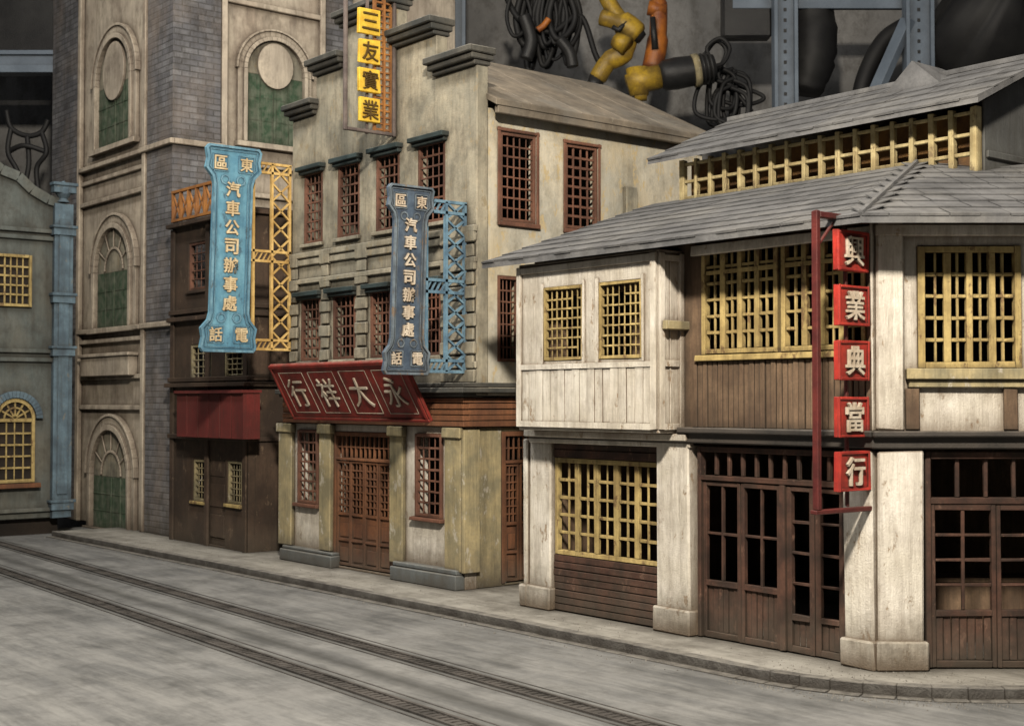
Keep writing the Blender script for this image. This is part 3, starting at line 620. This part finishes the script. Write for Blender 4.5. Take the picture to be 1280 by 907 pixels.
k=MB(); boards(k,fC,X(691),X(823),r[3]+.01,BZ0-.02,-.12,-.03,.2,vert=False); k.obj('panelling',darkwood,cs,bevel=.008)
def leafset(f,u0,u1,w0,w1,mdl,leaves,cols,nrow,mt,parent,v=-.05,stile=.07):
    W=(u1-u0)/leaves
    for i in range(leaves):
        a=u0+W*i+.008; c=a+W-.016; l=MB(); dv=random.uniform(-.012,.012); vv=v+dv
        for x0,x1 in ((a,a+stile),(c-stile,c)): l.box(f,x0,x1,vv-.08,vv+.01,w0,w1)
        for y,hh in ((w0,.1),(mdl-.05,.09),(w1-.08,.08)): l.box(f,a+stile,c-stile,vv-.08,vv+.01,y,y+hh)
        boards(l,f,a+stile,c-stile,w0+.1,mdl-.05,vv-.07,vv-.03,.12)
        for q in range(1,cols): x=a+stile+(c-a-2*stile)*q/cols; l.box(f,x-.022,x+.022,vv-.07,vv-.005,mdl+.04,w1-.08)
        for q in range(1,nrow): y=mdl+.04+(w1-.12-mdl)*q/nrow; l.box(f,a+stile,c-stile,vv-.06,vv-.01,y-.022,y+.022)
        o=l.obj('leaf',mt,bevel=.008); o.parent=parent
def front(f,u0,u1,w0,w1,tb,ncol,mt,v=-.05,trc=1):
    d=MB(); d.box(f,u0,u0+.08,v-.1,v+.05,w0,w1); d.box(f,u1-.08,u1,v-.1,v+.05,w0,w1); d.box(f,u0+.08,u1-.08,v-.1,v+.05,w1-.1,w1)
    d.box(f,u0+.08,u1-.08,v-.1,v+.04,tb-.09,tb)
    for k in range(1,ncol): x=u0+.08+(u1-u0-.16)*k/ncol; d.box(f,x-.028,x+.028,v-.07,v,tb,w1-.1)
    return d
u0,u1=X(871),X(1058); tb=hit(fC,965,598)[1]; um=X(977); md=hit(fC,925,733)[1]
d=front(fC,u0,u1,.17,BZ0-.02,tb,10,darkwood); d.box(fC,um-.05,um+.05,-.15,-.0,.17,tb-.09); do=d.obj('door',darkwood,cs,bevel=.01)
leafset(fC,u0+.08,um-.05,.17,tb-.1,md,2,2,2,darkwood,do); leafset(fC,um+.05,u1-.08,.17,tb-.1,md-.35,2,1,4,darkwood,do,stile=.09)
uD=U(fD,1157,650); uE=uD+3.0; tb=hit(fD,1215,622)[1]; md=hit(fD,1215,766)[1]
d=front(fD,uD,uE,.17,BZ0-.02,tb,7,darkwood); do=d.obj('door',darkwood,cs,bevel=.01)
leafset(fD,uD+.08,uE-.08,.17,tb-.1,md,3,2,4,darkwood,do,stile=.06)
post(fD,uE+.05,uE+.5,.15,BZ0,-.3,.1)
k=MB(); k.box(fD,uE+.5,DL,-.2,0,.15,BZ0,j=0); k.obj('wall',white,cs)
k=MB()
fI=Fr(P0+fD.n*-2.2,tD)
k.box(fI,.8,3.2,-.5,0,.15,1.1); k.box(fI,.7,3.3,-.6,.08,1.1,1.18); k.obj('counter',boardwood,cs)
# upper wall C
hw=[R(fC,878,302,973,441),R(fC,977,292,1083,438)]; wz0=(hw[0][2]+hw[1][2])/2; wz1=(hw[0][3]+hw[1][3])/2
hw=[(hw[0][0],hw[0][1],wz0,wz1),(hw[1][0],hw[1][1],wz0,wz1)]
k=MB(); k.wall(fC,cL,cR,BZ1,WT,-.2,0,[(hw[0][0],hw[1][1],wz0,wz1)]+[(X(700,400),X(790,400),4.6,5.9)]); k.obj('wall',boardwood,cs,bevel=.01)
for r in hw: window(cs,fC,r,8,6,yellow,v=.0,bw=.045,leaves=4,broken=.05,fw=.08,th=.1,toprail=.78)
k=MB(); boards(k,fC,X(868,500),X(1092,500),BZ1+.02,wz0-.12,.002,.05,.11); k.obj('panelling',boardwood,cs,bevel=.01)
k=MB(); k.box(fC,hw[0][0]-.08,hw[1][1]+.08,.002,.12,wz0-.11,wz0-.02); k.obj('sill',yellow,cs)
post(fC,X(1092,400),cR+.02,BZ1+.02,PT,-.1,.09,False); post(fD,0,U(fD,1128,400),BZ1+.02,PT,-.1,.09,False)
r=R(fD,1147,308,1275,460); k=MB(); k.wall(fD,0,DL,BZ1,WT,-.2,0,[r]); k.obj('wall',white,cs,bevel=.015)
window(cs,fD,r,8,5,yellow,v=.02,bw=.045,leaves=4,broken=.03,fw=.09,th=.1)
k=MB(); k.box(fD,r[0]-.2,r[1]+.4,.002,.16,r[2]-.16,r[2]-.01); k.box(fD,r[0]-.16,r[1]+.36,.002,.1,r[2]-.28,r[2]-.17); k.obj('sill',ochre,cs)
for px in (1139,1262): k=MB(); u=U(fD,px,500); k.box(fD,u-.1,u+.1,.002,.07,BZ1+.03,r[2]-.29); k.obj('batten',boardwood,cs)
k=MB(); k.box(fD,0,DL,.002,.1,6.36,6.52); k.box(fC,X(868,400),cR,.002,.1,6.36,6.52); k.obj('fascia',white,cs)
# oriel
fO=Fr((0,15.85,0),(1,0,0)); oL,oR=-19.2,U(fO,822,430); oz0,oz1=3.52,6.42
ow=[R(fO,680,358,729,450),R(fO,749,351,803,448)]; wz=(ow[0][2]+ow[1][2])/2; wx=(ow[0][3]+ow[1][3])/2; ow=[(q[0],q[1],wz,wx) for q in ow]
k=MB(); k.wall(fO,oL,oR,oz0,oz1,-.08,0,ow)
fOS=Fr((oR,0,0),(0,1,0)); k.wall(fOS,15.93,16.44,oz0,oz1,-.08,0); fOL=Fr((oL,0,0),(0,-1,0)); k.wall(fOL,-16.44,-15.93,oz0,oz1,-.08,0)
k.box(fX,oL,oR,-16.44,-15.86,oz0-.06,oz0-.002,j=0); k.box(fX,oL,oR,-16.44,-15.86,oz1+.002,oz1+.05,j=0)
orl=k.obj('oriel',white,cs,bevel=.012)
k=MB(); boards(k,fO,oL+.12,oR-.12,oz0+.1,wz-.16,.002,.025,.2)
k.box(fO,oL+.12,oR-.12,.002,.05,oz0,oz0+.1); k.box(fO,oL+.12,oR-.12,.002,.05,wz-.15,wz-.06); k.box(fO,oL+.12,oR-.12,.002,.05,oz1-.14,oz1-.02)
for a in (oL,oR-.12): k.box(fO,a,a+.12,.002,.052,oz0,oz1)
for a in (ow[0][0]-.06,ow[0][1]-.0,ow[1][0]-.06,ow[1][1]): k.box(fO,a,a+.06,.002,.035,wz-.06,wx+.08)
k.box(fOS,15.86,15.97,.002,.05,oz0,oz1); k.box(fOS,16.33,16.43,.002,.05,oz0,oz1)
for z in (oz0,wz-.15,oz1-.14): k.box(fOS,15.97,16.33,.002,.045,z,z+.1)
k.box(fOS,16.12,16.14,.002,.02,oz0+.1,oz1-.14)
o=k.obj('trim',white,bevel=.01); o.parent=orl
for r in ow: o=window(cs,fO,r,7,7,yellow,v=-.01,bw=.03,leaves=1,broken=.03,fw=.05)
k=MB(); k.box(fOS,15.9,16.5,.055,.16,5.15,5.3); k.obj('bracket',ochre,cs)
k=MB(); k.box(fX,cL+.05,cR-.2,-23.9,-16.7,BZ0,BZ0+.1,j=0); k.obj('floor',interior,cs,bevel=0)
k=MB(); k.add([(cL+.2,16.65,6.62),(cR,16.65,6.62),tuple(fD.p(DL,-.2,6.62)),(-8.2,24,6.62),(cL+.2,24,6.62)],[(0,1,2,3,4)]); k.obj('ceiling',interior,cs,bevel=0)
k=MB(); fCL=Fr((cL,0,0),(0,-1,0)); k.wall(fCL,-24,-16.64,.15,WT,-.2,0); k.box(fX,cL+.2,-8,-24.2,-24,.15,7.9,j=0)
e0=fD.p(DL,0,0); k.box(fX,e0.x-.2,e0.x,-24,-e0.y,.15,WT,j=0)
k.obj('back_wall',boardwood,cs,bevel=0)
# lower roof
nC=Vector((0,-1,0)); nD=fD.n; EZ=6.55
E0=Vector((-11.45,15.59,EZ)); EL=Vector((-19.95,15.59,EZ)); HT=Vector((-13.54,20,EZ+1.48)); 
def slabs(b,P,th=.1,m=0):
    n=len(P); P=[Vector(p) for p in P]; b.add(P+[p-Vector((0,0,th)) for p in P],[tuple(range(n)),tuple(range(2*n-1,n-1,-1))]+[(i,n+i,n+(i+1)%n,(i+1)%n) for i in range(n)],m)
k=MB(); ER=E0+tD*8; HR=HT+tD*8
slabs(k,[EL,E0,HT,Vector((-19.95,20,EZ+1.48))]); slabs(k,[E0,ER,HR,HT]); slabs(k,[Vector((-19.95,20,EZ+1.48)),HT,HR,Vector((-8,27,EZ+1.48)),Vector((-19.95,24,EZ+1.48))])
slabs(k,[Vector((-19.95,24,EZ+1.48)),Vector((-8,24,EZ+1.48)),Vector((-8,28,6.5)),Vector((-19.95,28,6.5))])
def shingles(b,org,along,inward,n_course,start,end,wd,run,rise,lift=.03):
    s=Vector(inward)*run+Vector((0,0,rise)); sl=s.length; s.normalize(); nn=Vector(along).cross(s).normalized()
    if nn.z<0: nn=-nn
    st=sl/n_course
    for c in range(n_course):
        a0,a1=start(c/n_course*run),end(c/n_course*run); x=a0-((c%2)*.5+random.random()*.1)*wd
        while x<a1:
            x0=max(x,a0); x1=min(x+wd*random.uniform(.96,1.03),a1); x+=wd
            if x1-x0<.05: continue
            lo=c*st-random.uniform(0,.025); hi=(c+1.25)*st; j=random.uniform(0,.012); j2=random.uniform(0,.01)
            g=.006
            p=lambda u,t,h:Vector(org)+Vector(along)*u+s*t+nn*h
            P=[p(x0+g,lo,.0),p(x1-g,lo,.0),p(x1-g,hi,-.0),p(x0+g,hi,-.0),p(x0+g,lo,lift+j),p(x1-g,lo,lift+j2),p(x1-g,hi,.008),p(x0+g,hi,.008)]
            b.add(P,[(4,5,6,7),(0,1,5,4),(1,2,6,5),(2,3,7,6),(3,0,4,7)])
rr_=(HT-E0).dot(tD)/4.41
shingles(k,EL,(1,0,0),(0,1,0),9,lambda t:0,lambda t:8.5-t*(2.09/4.41),.42,4.41,1.48)
shingles(k,E0,tuple(tD),tuple(-nD),9,lambda t:t*rr_,lambda t:8,.42,4.41,1.48)
k.tube([E0+Vector((0,0,.04)),HT+Vector((0,0,.04))],.045,seg=6)
k.obj('roof',slate,cs,bevel=0)
# clerestory
CZ0,CZ1=7.5,8.84; fQ=Fr((0,20,0),(1,0,0)); qa,qb=-19.1,-12.4
k=MB(); k.box(fX,qa,qb,-23.9,-20.35,CZ0,CZ1,j=0); k.obj('clerestory_wall',clerwood,cs,bevel=0)
k=MB(); nb=17
for i in range(nb+1): x=qa+(qb-.12-qa)*i/nb; k.box(fQ,x,x+(.14 if i in (0,nb) else .09),-.1,.02,CZ0,CZ1,j=.014)
for z in (8.03,8.36,8.72): k.box(fQ,qa,qb,-.08,.0,z,z+.06)
fQS=Fr((qb,0,0),(0,1,0)); k.box(fQS,20,20.14,-.1,.02,CZ0,CZ1)
k.obj('clerestory_frame',paleyellow,cs,bevel=.01)
k=MB(); k.prism(fQS,[(20.16,CZ0),(23.95,CZ0),(23.95,8.85),(22,9.8),(20.16,8.95)],.002,0.05); k.box(fQS,20.2,24,.05,.1,8.0,8.12); k.obj('gable_wall',gablegrey,cs)
k=MB(); ra,rb=-19.5,-12.05; ez,rz2=8.86,9.98
for s_ in (1,-1):
    ye=22-s_*2.5; P=[(ra,ye,ez),(rb,ye,ez),(rb,22,rz2),(ra,22,rz2)]
    if s_<0: P=P[::-1]
    slabs(k,P,.09)
shingles(k,(ra,19.5,ez),(1,0,0),(0,1,0),5,lambda t:0,lambda t:rb-ra,.42,2.5,rz2-ez)
k.box(fX,ra,rb,-22.12,-21.88,rz2-.02,rz2+.07)
k.add([(-15.1,21.3,rz2-.3),(-13.9,21.3,rz2-.3),(-14.5,21.3,rz2+.22),(-15.1,22.2,rz2-.1),(-13.9,22.2,rz2-.1),(-14.5,22.2,rz2+.22)],[(0,1,2),(5,4,3),(0,2,5,3),(1,4,5,2),(0,3,4,1)])
k.obj('upper_roof',slate,cs,bevel=0)
# ---------------------------------------------------------------- warehouse background
fB=Fr(F*52,RT); k=MB(); k.box(fB,-40,45,-.3,0,-1.5,32,j=0); o=k.obj('warehouse_wall',wallw,bevel=0); o['label']='plain grey painted warehouse wall behind the street set'; o['category']='wall'
fR=Fr(F*46,RT)
def q3(px,py,dv=0): u,w=hit(fR,px,py,dv); return fR.p(u,dv,w)
rk=thing('storage_rack',fR.p(5,0,-1.5),'blue grey steel storage rack with perforated uprights','rack')
def rackpost(px,wd,dv=0):
    u=U(fR,px,40,dv); k=MB(); k.box(fR,u,u+wd,dv-.25,dv+.1,-1.5,22,j=0)
    k.box(fR,u,u+.12,dv+.1,dv+.3,-1.5,22,j=0); k.box(fR,u+wd-.12,u+wd,dv+.1,dv+.3,-1.5,22,j=0)
    for i in range(34):
        z=10+i*.36; k.box(fR,u+wd*.5-.05,u+wd*.5+.05,dv+.1,dv+.112,z,z+.12,1,j=0)
    k.obj('upright',[rackm,toolk],rk)
for px,wd in ((549,.9),(966,.8),(1130,.95)): rackpost(px,wd)
k=MB(); z=hit(fR,1000,8)[1]; k.box(fR,U(fR,920),U(fR,1165),-.5,-.26,z,z+.45); k.obj('shelf_beam',rackm,rk)
k=MB(); k.beam(q3(1135,25),q3(1096,112),.3,.45); k.obj('brace',rackm,rk)
rk2=thing('storage_rack',fR.p(-17,0,-1.5),'grey steel shelf beam holding dark boxes','rack')
k=MB(); z=hit(fR,30,93)[1]; k.box(fR,-22,-14.8,-.3,.3,z,z+.25); k.box(fR,-22,-14.8,-.3,.2,z+.25,z+.6); k.box(fR,-22,-14.8,-.3,.3,z+.6,z+.75); k.obj('shelf_beam',rackm,rk2)
bx=MB(); bx.box(fR,-21.5,-15.2,-1.2,-.2,z+.78,z+3.6); o=bx.obj('storage_box',toolk,bevel=.1); o['label']='dark storage box on the shelf'; o['category']='box'
def smoothpath(P,n=8):
    P=[Vector(p) for p in P]; out=[]
    for i in range(len(P)-1):
        p0=P[max(i-1,0)];p1=P[i];p2=P[i+1];p3=P[min(i+2,len(P)-1)]
        for t in [j/n for j in range(n)]:
            out.append(.5*((2*p1)+(p2-p0)*t+(2*p0-5*p1+4*p2-p3)*t*t+(3*p1-p0-3*p2+p3)*t**3))
    return out+[P[-1]]
def cable(parent,L,r,m=cablem,name='cable'):
    k=MB(); k.tube(smoothpath([q3(x,y,d) for x,y,d in L]),r); return k.obj(name,m,parent,bevel=0,smooth=True)
cb=thing('cable_bundle',q3(680,90),'bundle of black power cables hanging from the rack','cable')
for i in range(20):
    cx=682+random.uniform(-34,32); w=random.uniform(7,20); h=random.uniform(40,90); dv=random.uniform(-.5,.6)
    cable(cb,[(cx-w*.3,-20,dv),(cx-w,h*.4,dv),(cx-w*.5,h,dv+.1),(cx+w*.4,h*.9,dv),(cx+w,h*.4,dv-.1),(cx+w*.2,-20,dv)],random.uniform(.06,.13))
cable(cb,[(630,-10,0),(650,25,.4),(690,40,.5),(725,20,.2),(745,70,.1),(760,95,0)],.1); 
cable(cb,[(655,20,.7),(664,50,.7),(658,74,.7)],.22,toolk,'plug'); cable(cb,[(700,50,.7),(712,66,.7),(716,84,.7)],.2,toolk,'plug')
cable(cb,[(672,38,.8),(680,32,.8),(686,24,.8)],.11,toolo,'plug')
cb2=thing('cable_bundle',q3(915,140),'loops of thin black cable hanging on the wall','cable')
for i in range(9):
    cx=910+random.uniform(-16,16); w=random.uniform(14,30); y0=random.uniform(85,110); y1=random.uniform(125,165); dv=random.uniform(-.4,.4)
    cable(cb2,[(cx,y0,dv),(cx+w,y0+12,dv),(cx+w*.9,y1-5,dv),(cx,y1,dv+.1),(cx-w,y1-10,dv),(cx-w*.8,y0+8,dv),(cx,y0-2,dv-.1)],.075)
cable(cb2,[(880,70,0),(895,52,0),(908,65,0),(898,95,0),(915,110,.1),(940,140,.1)],.075); 
ty=thing('power_tool',q3(770,60),'yellow pneumatic tool with curved grip hanging from a hook','tool')
k=MB(); k.tube(smoothpath([q3(752,-15),q3(764,8,.2),q3(776,26,.3)]),.27,seg=14); k.tube(smoothpath([q3(752,22,.2),q3(778,30,.4),q3(798,46,.4)],4),[.28]*4+[.43]*4+[.34],seg=16)
k.tube(smoothpath([q3(788,42,.3),q3(780,66,.3),q3(760,78,.2),q3(746,100,.1)],6),[.30]*6+[.35]*6+[.31]*6+[.25],seg=14)
k.tube([q3(770,50,.6),q3(784,58,.8)],[.28,.32],seg=14); k.obj('body',tooly,ty,bevel=0,smooth=True)
k=MB(); k.tube([q3(747,97,.1),q3(738,116,.1)],[.29,.22],seg=12); k.obj('grip',toolk,ty,bevel=0,smooth=True)
k=MB(); k.tube([q3(793,41,.45),q3(803,49,.45)],[.34,.2],seg=12); k.obj('nozzle',toolk,ty,bevel=0,smooth=True)
k=MB(); k.tube([q3(783,28,.75),q3(773,38,.75),q3(766,34,.7)],.09,seg=8); k.obj('trigger',toolk,ty,bevel=0,smooth=True)
to=thing('power_tool',q3(815,60),'orange power tool body hanging upright','tool')
k=MB(); k.tube(smoothpath([q3(818,-20),q3(823,5),q3(822,50,.1),q3(815,88,.1)]),[.25]*8+[.30]*8+[.36]*8+[.27],seg=14); k.tube([q3(810,10,.1),q3(832,14,.1)],[.25,.25],seg=12); k.obj('body',toolo,to,bevel=0,smooth=True)
k=MB(); k.tube([q3(816,22,.42),q3(819,62,.46)],[.09,.12],seg=8); k.obj('trigger',toolk,to,bevel=0,smooth=True)
tg=thing('angle_grinder',q3(850,90),'yellow and black angle grinder hanging sideways','tool')
k=MB(); k.tube([q3(784,106,.6),q3(798,102,.6),q3(826,96,.6)],[.32,.43,.4],seg=16); k.tube([q3(797,86,.6),q3(799,120,.6)],[.4,.32],seg=14); k.tube([q3(793,120,.6),q3(808,119,.6)],[.2,.2],seg=10); k.obj('gear_head',tooly,tg,bevel=0,smooth=True)
k=MB(); k.tube([q3(824,96,.6),q3(830,95,.6),q3(845,92,.6),q3(870,88,.6),q3(893,83,.6)],[.38,.5,.54,.5,.4],seg=16)
for t in range(4): x=872+t*5; k.tube([q3(x,88-t,.6),q3(x+2,87.6-t,.6)],[.54,.54],seg=14)
k.obj('body',toolk,tg,bevel=0,smooth=True)
k=MB(); k.tube([q3(866,89,.61),q3(874,87.5,.61)],[.56,.56],seg=16); k.obj('collar',ochre,tg,bevel=0,smooth=True)
cable(tg,[(893,83,.6),(905,78,.5),(912,60,.4),(900,48,.3),(884,60,.3),(890,78,.3)],.07)
k=MB(); k.box(fR,U(fR,905,15),U(fR,967,15),-.9,-.3,hit(fR,940,44)[1],hit(fR,940,-10)[1]); o=k.obj('tool_case',toolk,bevel=.08); o['label']='black tool case standing on the rack'; o['category']='case'
def lumpbag(P,r,label,seed):
    random.seed(seed); k=MB(); pp=smoothpath(P,6); n=len(pp); rs=[r*(.75+.35*math.sin(math.pi*(i+.5)/n))*random.uniform(.97,1.03) for i in range(n)]
    k.tube(pp,rs,seg=18); k.v=[p+Vector([random.uniform(-.04,.04) for _ in range(3)]) for p in k.v]
    o=k.obj('equipment_bag',cablem,bevel=0,smooth=True); o['label']=label; o['category']='bag'
lumpbag([q3(1004,-20,-1),q3(1016,30,-1),q3(1014,80,-1),q3(1004,115,-1)],.75,'black fabric bag hanging inside the rack',3)
lumpbag([q3(1185,0,-1.2),q3(1215,20,-1.2),q3(1250,30,-1.2),q3(1330,15,-1.2)],2.7,'large black bag stored behind the roof',5)
k=MB(); k.tube(smoothpath([q3(1072,150,-1),q3(1080,100,-1),q3(1104,52,-1),q3(1135,30,-1)]),.3); o=k.obj('hose',cablem,bevel=0,smooth=True); o['label']='thick black hose curling beside the rack'; o['category']='hose'
hk=thing('wire_hook',q3(35,190),'black bent wire hook tool hanging on the wall','hook')
for L in ([(8,138,0),(14,160,0),(34,170,0),(52,165,0),(60,150,0)],[(34,170,0),(36,205,.1),(30,235,.1)],[(14,160,0),(10,190,.1),(22,215,.1),(24,240,0)],[(52,165,0),(58,190,.1),(46,210,0),(48,240,0)],[(10,190,0),(30,182,.2),(58,190,0)]):
    cable(hk,L,.09,name='wire')
# ---------------------------------------------------------------- lights and camera
def area(loc,tgt,size,sy,en,col):
    l=bpy.data.lights.new('lamp','AREA'); l.shape='RECTANGLE'; l.size=size; l.size_y=sy; l.energy=en; l.color=col
    o=bpy.data.objects.new('ceiling_lamp',l); o.location=loc; d=Vector(tgt)-Vector(loc); o.rotation_euler=d.to_track_quat('-Z','Y').to_euler(); COL.objects.link(o)
    o['label']='rectangular ceiling lamp panel above the set'; o['category']='lamp'
area((-3,2,19),(-21,18,4),1.8,1.5,12000,(1,.90,.76))
area((-26,9,25),(-25,17,2),12,2,3700,(1,.955,.88))
area((-12,30,22),(-16,42,10),6,2,330,(1,.97,.92))
w=bpy.data.worlds.new('World'); S.world=w; w.use_nodes=True; bg=w.node_tree.nodes['Background']; bg.inputs[0].default_value=(.9,.93,1,1); bg.inputs[1].default_value=.075
cd=bpy.data.cameras.new('Camera'); co=bpy.data.objects.new('Camera',cd); COL.objects.link(co); S.camera=co
cd.sensor_width=36; cd.lens=FPX/1280*36; cd.clip_end=500; cd.clip_start=.1
cd.dof.use_dof=True; cd.dof.focus_distance=24; cd.dof.aperture_fstop=1.3
fw=F*math.cos(PITCH)+UP*math.sin(PITCH); co.location=CAM; co.rotation_euler=fw.to_track_quat('-Z','Y').to_euler()
S.view_settings.view_transform='Standard'; S.view_settings.look='None'; S.view_settings.exposure=0
